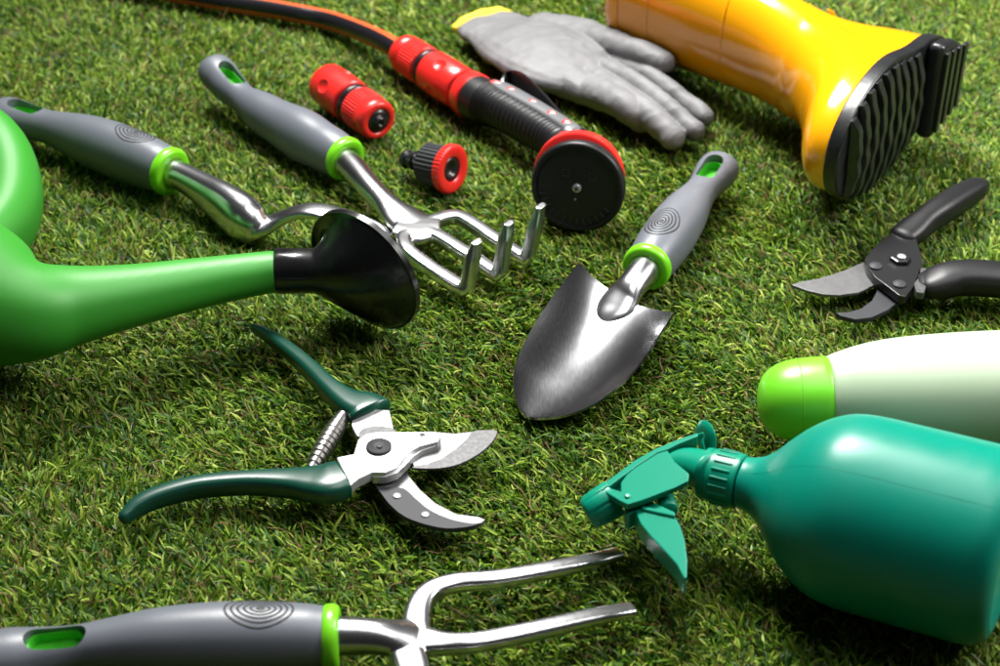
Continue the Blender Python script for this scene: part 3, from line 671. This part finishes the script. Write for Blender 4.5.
# ------------------------------------------------------------------ green pruning shears
def zoomed(ox, oy, s): return (ox, oy, s)
def green_pruners():
    r = thing('green_pruning_shears', 'open pruning shears with dark green handles and bright silver jaws', 'pruning shears', P(370, 470, TZ), 'pruning shears')
    o1 = (100, 310, .42); o8 = (300, 380, .2404)
    def Q(o, x, y, z): return P(o[0]+x*o[2], o[1]+y*o[2], z)
    lo = [Q(o1, 58, 494, 1.9), Q(o1, 90, 468, 2.0), Q(o1, 140, 445, 2.1), Q(o1, 230, 422, 2.2), Q(o1, 340, 412, 2.25), Q(o1, 440, 412, 2.3), Q(o1, 505, 414, 2.4), Q(o1, 545, 412, 2.5), Q(o1, 578, 402, 2.5)]
    mesh_obj('grip', sweep(lo, [(.3, .36), (.45, .5), (.52, .56), (.54, .6), (.58, .62), (.78, .66), (1.1, .68), (1.3, .68), (1.22, .66)], 32, sq=3.0, caps=('round', 'flat'), k=8), M['pgreen'], r)
    hi = [Q(o1, 366, 42, 1.9), Q(o1, 395, 58, 2.0), Q(o1, 440, 90, 2.2), Q(o1, 495, 137, 2.3), Q(o1, 545, 187, 2.4), Q(o1, 590, 220, 2.45), Q(o1, 630, 235, 2.5), Q(o1, 644, 246, 2.5)]
    mesh_obj('grip', sweep(hi, [(.22, .26), (.32, .38), (.42, .46), (.5, .54), (.6, .6), (.85, .62), (1.2, .62), (1.3, .6)], 32, sq=3.0, caps=('round', 'flat'), k=8), M['pgreen'], r)
    def pl(name, px, z, th, m, par=r, bw=.05, k=0): return bevel(mesh_obj(name, prism(px, z, th, k, o8), m, par), bw, 2, 30)
    # tang of the far handle, then pivot body over it
    pl('tang', [(215, 150), (300, 120), (372, 125), (390, 205), (370, 240), (300, 260), (235, 230), (215, 190)], 2.55, .5, M['alu'])
    pl('pivot_washer', [(255, 205), (300, 192), (350, 192), (395, 205), (410, 240), (390, 290), (320, 310), (260, 280), (245, 235)], 2.68, .3, M['steel'], k=3)
    # lower hooked jaw
    pl('hook_jaw', [(300, 402), (340, 470), (385, 525), (440, 565), (520, 595), (610, 612), (700, 606), (755, 594), (771, 580), (745, 569), (650, 556), (565, 512), (500, 455), (455, 400), (430, 340), (330, 340)], 2.05, .3, M['jaw'], bw=.04)
    pl('jaw_cover', [(316, 440), (350, 444), (430, 450), (480, 492), (540, 540), (620, 576), (700, 594), (742, 597), (700, 610), (610, 617), (520, 600), (435, 568), (375, 520), (338, 473)], 2.13, .3, M['dgrey'], bw=.05, k=3)
    for x, y in ((403, 482), (521, 560)): mesh_obj('rivet', disc(Q(o8, x, y, 2.14), .225, .06, 24, .03), M['alu'], r)
    # upper cutting blade
    pl('cutting_blade', [(400, 300), (560, 214), (640, 222), (720, 214), (700, 245), (650, 290), (590, 330), (530, 352), (474, 360), (468, 345), (440, 360), (380, 392), (350, 380)], 2.42, .26, M['jaw'], bw=.03)
    pl('ground_edge', [(718, 214), (765, 207), (812, 208), (821, 220), (805, 250), (775, 282), (735, 312), (680, 342), (620, 361), (555, 368), (474, 366), (474, 358), (530, 350), (590, 328), (650, 288), (698, 244)], 2.45, .16, M['steel'], bw=.05, k=3)
    pl('pivot_body', [(150, 320), (222, 306), (240, 245), (272, 222), (320, 213), (400, 214), (560, 212), (580, 222), (585, 240), (575, 256), (500, 276), (455, 300), (425, 335), (398, 366), (355, 385), (300, 384), (245, 410), (206, 440), (188, 400)], 2.95, .62, M['alu'], bw=.09)
    pl('body_step', [(395, 372), (428, 340), (458, 305), (505, 281), (580, 258), (577, 270), (510, 293), (470, 318), (440, 352), (405, 385), (355, 402), (300, 402), (300, 386), (355, 388)], 2.72, .5, M['alu'], bw=.05)
    pb = mesh_obj('pivot_bolt', disc(Q(o8, 328, 279, 2.98), .68, .12, 40, .14), M['dgrey'], r)
    mesh_obj('bolt_socket', disc(Q(o8, 330, 275, 3.22), .16, .03, 6, 0), M['line'], pb)
    mesh_obj('stop_hole', disc(Q(o8, 509, 229, 2.94), .15, .025, 20, 0), M['line'], r)
    # volute spring
    A = Q(o8, 190, 132, 2.35); Bp = Q(o8, 42, 378, 2.3); ax = (Bp-A); L = ax.length; ax.normalize(); n = 13; prof = []
    for i in range(n):
        t = i/n; R = .22+.36*math.sin(math.pi*min(1, max(0, t*.92+.08)))**.8; d = L*t
        prof += [(d, R*.82), (d+.03, R), (d+L/n*.8, R*1.0), (d+L/n*.86, R*.78)]
    sp_ = mesh_obj('spring', lathe(A, ax, prof, 32), M['spring'], r); sp_.data.set_sharp_from_angle(angle=math.radians(35))
green_pruners()

# ------------------------------------------------------------------ black pruning shears
def black_pruners():
    r = thing('black_pruning_shears', 'all black pruning shears with one pale blade, lying open in front of the boot', 'pruning shears', P(905, 285, TZ), 'pruning shears')
    o7 = (780, 160, .2703)
    def Q(x, y, z): return P(o7[0]+x*o7[2], o7[1]+y*o7[2], z)
    mesh_obj('grip', sweep([Q(455, 285, 2.5), Q(490, 262, 2.5), Q(540, 225, 2.6), Q(600, 182, 2.7), (Q(670, 138, 2.6)), Q(722, 108, 2.5), Q(742, 98, 2.45)],
             [(.95, .6), (1.0, .75), (.88, .85), (.95, .88), (.92, .86), (.8, .75), (.6, .6)], 32, sq=2.5, caps='round', k=8), M['blackmatt'], r)
    mesh_obj('grip', sweep([Q(530, 462, 2.3), Q(560, 458, 2.4), Q(600, 450, 2.5), Q(650, 438, 2.6), Q(710, 436, 2.6), Q(790, 441, 2.6), Q(880, 455, 2.6), Q(980, 480, 2.5), Q(1060, 500, 2.4)],
             [(1.0, .6), (1.2, .75), (1.25, .9), (1.22, .95), (1.25, 1.0), (1.25, 1.0), (1.15, .95), (.95, .8), (.6, .6)], 32, sq=2.5, caps='round', k=8), M['blackmatt'], r)
    def pl(name, px, z, th, m, bw=.05, k=0): return bevel(mesh_obj(name, prism(px, z, th, k, o7), m, r), bw, 2, 30)
    pl('ferrule', [(535, 398), (562, 408), (532, 492), (505, 488), (495, 455), (515, 400)], 2.75, .5, M['steel'])
    pl('cutting_blade', [(42, 461), (70, 450), (150, 436), (240, 407), (300, 380), (330, 372), (380, 440), (350, 462), (290, 489), (220, 499), (160, 496), (100, 482)], 2.15, .22, M['jaw'], .05)
    pl('hook_jaw', [(360, 440), (480, 470), (465, 507), (440, 526), (400, 553), (340, 581), (280, 589), (225, 576), (205, 562), (250, 562), (300, 548), (340, 518), (358, 485)], 2.0, .35, M['dgrey'], .08)
    pl('pivot_plate', [(430, 252), (504, 286), (520, 340), (528, 385), (520, 432), (464, 506), (440, 500), (395, 465), (350, 432), (322, 395), (313, 365), (340, 330), (385, 290)], 2.75, .6, M['black'], .07)
    for x, y in ((353, 393), (441, 460)): mesh_obj('rivet', disc(Q(x, y, 2.78), .42, .1, 28, .08), M['dgrey'], r)
    nt = mesh_obj('pivot_nut', disc(Q(445, 368, 2.82), .66, .2, 6, 0), M['black'], r, smooth=False)
    mesh_obj('bolt_end', disc(Q(450, 358, 3.05), .28, .08, 24, .05), M['alu'], nt)
black_pruners()

# ------------------------------------------------------------------ pale shampoo-like bottle with lime cap
def pale_bottle():
    A = P(838, 399, 4.3); B = P(1100, 393, 4.6); ax = (B-A).normalized(); L = 18
    r = thing('pale_green_bottle', 'pale bottle with a rounded lime cap, lying behind the teal bottle', 'bottle', (B.x, B.y, TZ))
    A0 = A-ax*.6
    prof = [(0, .5), (0, 2.2), (.1, 2.36), (.7, 2.58), (1.6, 2.86), (3, 3.15), (5, 3.36), (8, 3.5), (12, 3.52), (15.5, 3.3), (16.6, 2.9), (17.2, 2.2), (17.3, .1)]
    q = cr_spline([(*p, 0) for p in prof[1:]], 4)
    mesh_obj('bottle_body', lathe(A0, ax, [(0, .5)]+[(p[0], p[1]) for p in q], 64), M['white'], r)
    cp = [(.05, .5), (.05, 2.25), (-.05, 2.33), (-.4, 2.33), (-1.0, 2.3), (-1.6, 2.25), (-2.2, 2.13), (-2.7, 1.95), (-3.1, 1.7), (-3.42, 1.35), (-3.62, .95), (-3.72, .5), (-3.74, .02)]
    o = mesh_obj('cap', lathe(A0, ax, cp, 64), M['cap'], r)
    mesh_obj('cap_groove', lathe(A0, ax, [(-1.68, 2.18), (-1.67, 2.24), (-1.6, 2.265), (-1.56, 2.2)], 64), M['cap'], o)
pale_bottle()

# ------------------------------------------------------------------ teal trigger sprayer
def sprayer():
    r = thing('spray_bottle', 'teal plastic trigger spray bottle lying on its side, nozzle towards the fork tines', 'spray bottle', P(880, 600, TZ))
    A = P(742, 482, 5.4); B = P(1000, 549, 6.0); ax = (B-A).normalized()
    pf = [(0, 1.28), (.35, 1.34), (.9, 1.55), (1.5, 2.05), (2.1, 2.75), (2.9, 3.55), (3.8, 4.2), (4.8, 4.62), (6, 4.78), (8, 4.8), (11, 4.8), (12.1, 4.78), (12.7, 4.6), (13.05, 4.25), (13.2, 3.8), (13.2, .2)]
    q = cr_spline([(*p, 0) for p in pf[:-1]], 4)
    bt = mesh_obj('bottle_body', lathe(A, ax, [(p[0], p[1]) for p in q]+[(13.0, 3.4), (12.8, .02)], 96), M['tealbot'], r)
    a_, s_, u_ = frame(ax); th = math.radians(61)
    mesh_obj('parting_line', sweep([A+ax*p[0]+(s_*math.cos(th)+u_*math.sin(th))*(p[1]-.005) for p in q[3:-6:3]], [.014]*len(q[3:-6:3]), 6, k=2), M['tealbot'], bt)
    # ribbed screw collar
    c0 = P(741, 482, 5.4); c1 = P(703, 472.5, 5.25); cx = (c1-c0).normalized(); CL = (c1-c0).length
    co = mesh_obj('screw_collar', lathe(c0, cx, [(0, 1.0), (0, 1.32), (.08, 1.4), (CL-.55, 1.36), (CL-.5, 1.28), (CL-.42, 1.28), (CL-.38, 1.34), (CL-.08, 1.3), (CL, 1.2), (CL, .8)], 72), M['teal'], r)
    co.data.set_sharp_from_angle(angle=math.radians(35))
    _, s, u = frame(cx); parts = []
    for k in range(20):
        a = 2*math.pi*k/20; nn = s*math.cos(a)+u*math.sin(a); t = cx.cross(nn); p0 = c0+nn*1.36
        V = [p0+cx*x+t*y+nn*z for z in (0, .08) for x, y in ((.3, -.06), (CL-.75, -.06), (CL-.75, .06), (.3, .06))]
        parts.append((V, [(0, 1, 2, 3), (4, 5, 6, 7), (0, 1, 5, 4), (1, 2, 6, 5), (2, 3, 7, 6), (3, 0, 4, 7)]))
    bevel(mesh_obj('collar_ribs', join(*parts), M['teal'], co), .03)
    oz = (570, 410, .2703)
    zf = lambda x, y: 3.6+(x-600)*.0205
    def Q(x, y, dz=0): X, Y = oz[0]+x*oz[2], oz[1]+y*oz[2]; return P(X, Y, zf(X, Y)+dz)
    zt = lambda d: (lambda x, y: zf(x, y)+d)
    def pl(name, px, d, th, bw=.08, k=0, par=r): return bevel(mesh_obj(name, prism(px, zt(d), th, k, oz), M['teal'], par), bw, 3, 30)
    hd = mesh_obj('head_body', sweep([Q(520, 232, -.1), Q(470, 215, -.1), Q(410, 205, -.1), Q(330, 215, -.1), Q(240, 265, -.1), Q(185, 305, -.1)], [(1.0, .98), (.95, .92), (.9, .88), (.95, .8), (.7, .7), (.6, .65)], 32, sq=2.4), M['teal'], r)
    pl('side_plate', [(118, 292), (135, 283), (188, 300), (188, 268), (210, 238), (262, 195), (322, 150), (345, 140), (362, 150), (385, 188), (438, 232), (433, 258), (390, 280), (330, 303), (270, 326), (215, 343), (180, 328), (150, 308)], .98, .28, .06)
    pl('side_plate', [(188, 300), (188, 268), (210, 238), (262, 195), (322, 150), (345, 140), (362, 150), (385, 188), (438, 232), (433, 258), (390, 280), (330, 303), (270, 326), (215, 343), (190, 330)], -.85, .28, .06)
    pl('plate_border', [(186, 336), (215, 349), (270, 332), (330, 309), (392, 285), (436, 262), (441, 240), (437, 230), (428, 254), (388, 275), (330, 297), (268, 320), (216, 336), (150, 303), (122, 285), (115, 293), (150, 314)], 1.06, .35, .04)
    pl('top_rail', [(115, 288), (118, 276), (160, 245), (240, 185), (320, 140), (400, 108), (472, 83), (474, 97), (405, 124), (362, 146), (325, 157), (250, 205), (180, 256), (140, 286)], 1.04, .8, .06)
    # dished finger rest at the back end
    fc = Q(500, 103, .1); fx = Vector((.88, .42, -.12)).normalized()
    fr = mesh_obj('finger_rest', lathe(fc-fx*.12, fx, [(-.02, .01), (-.02, .55), (.05, .82), (.16, .92), (.22, .9), (.16, .78), (.1, .5), (.08, .01)], 40), M['teal'], r); fr.data.set_sharp_from_angle(angle=math.radians(50))
    mesh_obj('rest_stem', sweep([Q(468, 92, .6), Q(480, 112, .3), Q(488, 140, .0), Q(492, 158, -.2)], [(.1, .5), (.1, .45), (.1, .4), (.1, .35)], 12), M['teal'], fr)
    # nozzle with grooves
    n0 = Q(168, 324, .1); n1 = Q(60, 388, .0); nx = (n1-n0).normalized(); NL = (n1-n0).length
    seg = 96
    nz = mesh_obj('nozzle', lathe(n0, nx, [(0, .5), (0, .92), (.1, .98), (NL*.55, .95), (NL-.25, .88), (NL-.08, .76), (NL, .58), (NL, .3), (NL-.3, .28), (NL-.3, .01)], seg, rf=lambda i, th: 1-(.07 if i in (1, 2, 3) and int(round(th/(2*math.pi)*seg)) % 12 < 2 else 0)), M['teal'], r)
    nz.data.set_sharp_from_angle(angle=math.radians(40))
    mesh_obj('nozzle_stem', lathe(Q(195, 310, -.15), nx, [(0, .6), (1.1, .6)], 24), M['teal'], nz)
    # trigger and plunger
    pl('trigger', [(203, 346), (228, 343), (262, 348), (290, 330), (318, 345), (386, 376), (388, 392), (408, 430), (424, 480), (434, 555), (432, 618), (424, 622), (414, 606), (395, 570), (350, 520), (300, 468), (262, 420), (248, 388), (240, 372), (222, 386), (206, 380)], .5, 1.0, .2)
    pl('trigger_rib', [(262, 352), (388, 380), (388, 392), (330, 380), (268, 366)], .66, .3, .05)
    mesh_obj('plunger', lathe(Q(345, 300, 0), Q(372, 385, 0)-Q(345, 300, 0), [(0, .45), (1.6, .45), (1.65, .4)], 28), M['teal'], r)
    for x, y in ((217, 316), ): mesh_obj('pivot_pin', disc(Q(x, y, 1.0), .2, .05, 24, .02), M['teal'], r)
sprayer()

# ------------------------------------------------------------------ artificial turf
def turf():
    bpy.context.view_layer.update()
    dg = bpy.context.evaluated_depsgraph_get()
    Vs, Fs, off = [], [], 0
    for o in S.objects:
        if o.type != 'MESH' or o is GROUND: continue
        mw = np.array(o.matrix_world); n = len(o.data.vertices); co = np.empty(n*3); o.data.vertices.foreach_get('co', co); co = co.reshape(-1, 3)
        co = (co@mw[:3, :3].T+mw[:3, 3])/CM
        Vs.append(co); Fs += [tuple(i+off for i in p.vertices) for p in o.data.polygons]; off += n
    bv = BVHTree.FromPolygons([tuple(v) for v in np.concatenate(Vs)], Fs)
    y0, y1 = 46.0, 168.0; DENS = 52.0
    half = lambda y: 500/F_PX*math.hypot(y, CAM_H)*1.03+13
    area_ = (y1-y0)*(half(y0)+half(y1)); n = int(area_*DENS)
    yy = rng.uniform(y0, y1, n*2); hw = 500/F_PX*np.hypot(yy, CAM_H)*1.03+13
    keep = rng.uniform(0, half(y1), n*2) < hw; yy = yy[keep][:n]; hw = hw[keep][:n]; n = len(yy)
    xx = rng.uniform(-1, 1, n)*hw
    # fibres are stitched in tufts: pull each root towards the nearest jittered stitch
    g_ = .62; gx = np.floor(xx/g_); gy = np.floor(yy/g_)
    h1 = np.modf(np.sin(gx*12.9898+gy*78.233)*43758.5453)[0]; h2 = np.modf(np.sin(gx*39.346+gy*11.135)*24634.6345)[0]
    cx = (gx+.5)*g_+h1*.2; cy = (gy+.5)*g_+h2*.2
    ox, oy = (xx-cx)*.62, (yy-cy)*.62; xx = cx+ox; yy = cy+oy; out_az = np.arctan2(oy, ox)
    kind = rng.random(n)                                   # > .86: curled brown thatch
    thatch = kind > .91
    # combing direction drifts slowly over the mat
    lean_az = .9*np.sin(xx*.11+1.3)+.8*np.sin(yy*.09+.5)+.6*np.sin((xx+yy)*.23)+2.6
    az = lean_az+rng.normal(0, .95, n)
    Lb = rng.uniform(.6, 1.2, n); Lb[thatch] = rng.uniform(.8, 1.7, thatch.sum())
    tilt = np.radians(rng.normal(54, 15, n).clip(12, 84)); curl = np.radians(rng.normal(12, 15, n))
    wd = rng.uniform(.045, .085, n)*(1+np.clip((yy-80)/160, 0, .5)); wd[thatch] *= .55
    vx = np.cos(az)+.75*np.cos(out_az); vy = np.sin(az)+.75*np.sin(out_az); az = np.arctan2(vy, vx)
    K = 4; pts = np.zeros((n, K+1, 3)); pts[:, 0, 0] = xx; pts[:, 0, 1] = yy; pts[:, 0, 2] = rng.uniform(0, .65, n)
    wob = rng.normal(0, .17, (n, K)); wob[thatch] *= 3.2
    a = az.copy(); tl = tilt-curl*.9
    tuft = .5+.5*np.sin(xx*2.1+np.sin(yy*1.7)*1.5)*np.sin(yy*2.3+np.sin(xx*1.3))
    Lb *= (.78+.36*tuft)*(1+.28*h1)
    for k in range(K):
        a = a+wob[:, k]; t_ = np.clip(tl+curl*(k*.75), .15, 1.62); s = Lb/K
        pts[:, k+1, 0] = pts[:, k, 0]+np.cos(a)*np.sin(t_)*s; pts[:, k+1, 1] = pts[:, k, 1]+np.sin(a)*np.sin(t_)*s
        pts[:, k+1, 2] = pts[:, k, 2]+np.cos(t_)*s
    pts[:, :, 2] = np.maximum(pts[:, :, 2], .03)
    # press the pile down under everything that lies on it
    f = np.ones(n); up = Vector((0, 0, 1)); drop = np.zeros(n, bool)
    minz = np.full(n, 99.)
    loose = rng.random(n) < .4
    for i in range(n):
        if loose[i]:
            p = pts[i, 0]
            if bv.ray_cast(Vector((p[0], p[1], -.5)), up, 12)[0] is None: continue
        for k in (2, 4):
            p = pts[i, k]; h = bv.ray_cast(Vector((p[0], p[1], -.5)), up, 12)
            if h[0] is not None:
                z = h[0].z
                if z < p[2]+.06:
                    f[i] = min(f[i], max(.12, (z-.05)/max(.05, p[2])))
    stray = rng.random(n) < .05
    f = np.where(stray & (f > .55), np.minimum(1, f*1.15), f)
    pts[:, :, 2] *= f[:, None]
    sx, sy = -np.sin(az), np.cos(az); roll = rng.normal(0, .5, n)
    side = np.stack([sx*np.cos(roll), sy*np.cos(roll), np.sin(roll)], 1)
    prof = np.array([.8, 1., .95, .7]); V = np.zeros((n, 2*K+1, 3))
    for k in range(K):
        V[:, 2*k] = pts[:, k]-side*(wd*prof[k]/1)[:, None]; V[:, 2*k+1] = pts[:, k]+side*(wd*prof[k])[:, None]
    V[:, 2*K] = pts[:, K]
    # slight V fold is left to the shader; build topology
    nv = 2*K+1; base = (np.arange(n)*nv)[:, None]
    quads = np.concatenate([base+np.array([2*k, 2*k+1, 2*k+3, 2*k+2]) for k in range(K-1)], 1).reshape(n, K-1, 4)
    tri = base+np.array([2*K-2, 2*K-1, 2*K])
    loops = np.concatenate([quads.reshape(n, -1), tri], 1).ravel()
    per = np.array([4]*(K-1)+[3]); tot = np.tile(per, n); start = np.concatenate([[0], np.cumsum(tot)[:-1]])
    me = bpy.data.meshes.new('turf'); me.vertices.add(n*nv); me.vertices.foreach_set('co', (V*CM).ravel().astype(np.float32))
    me.loops.add(len(loops)); me.loops.foreach_set('vertex_index', loops.astype(np.int32))
    me.polygons.add(len(tot)); me.polygons.foreach_set('loop_start', start.astype(np.int32)); me.polygons.foreach_set('loop_total', tot.astype(np.int32))
    me.update(calc_edges=True); me.polygons.foreach_set('use_smooth', [True]*len(tot))
    at = me.attributes.new('tone', 'FLOAT', 'POINT')
    tone = rng.random(n)*.72; tone = np.clip(tone+.06*np.sin(xx*.5)*np.sin(yy*.4), 0, .74)
    tone[thatch] = rng.uniform(.8, 1, thatch.sum())
    at.data.foreach_set('value', np.repeat(tone, nv).astype(np.float32))
    m = bpy.data.materials.new('turf_fibre'); m.use_nodes = True; N = m.node_tree.nodes; Lk = m.node_tree.links
    b = N['Principled BSDF']; b.inputs['Roughness'].default_value = .5; b.inputs['Specular IOR Level'].default_value = .28
    ad = N.new('ShaderNodeAttribute'); ad.attribute_name = 'tone'; rp = N.new('ShaderNodeValToRGB'); Lk.new(ad.outputs['Fac'], rp.inputs[0])
    cols = [(0, (.012, .05, .004)), (.2, (.036, .108, .006)), (.42, (.105, .205, .01)), (.6, (.20, .305, .02)), (.72, (.38, .46, .08)), (.78, (.26, .17, .065)), (1, (.12, .07, .03))]
    e = rp.color_ramp.elements
    e[0].position, e[0].color = cols[0][0], (*cols[0][1], 1); e[1].position, e[1].color = cols[-1][0], (*cols[-1][1], 1)
    for p_, c_ in cols[1:-1]: q = e.new(p_); q.color = (*c_, 1)
    Lk.new(rp.outputs[0], b.inputs['Base Color'])
    tr = N.new('ShaderNodeBsdfTranslucent'); Lk.new(rp.outputs[0], tr.inputs[0]); mx = N.new('ShaderNodeMixShader'); mx.inputs[0].default_value = .25
    Lk.new(b.outputs[0], mx.inputs[1]); Lk.new(tr.outputs[0], mx.inputs[2]); Lk.new(mx.outputs[0], N['Material Output'].inputs['Surface'])
    me.materials.append(m); o = bpy.data.objects.new('artificial_grass', me); C.objects.link(o)
    o['kind'] = 'stuff'; o['label'] = 'short artificial grass with green and brown fibres under all the tools'; o['category'] = 'grass'
    print('blades', n)
turf()
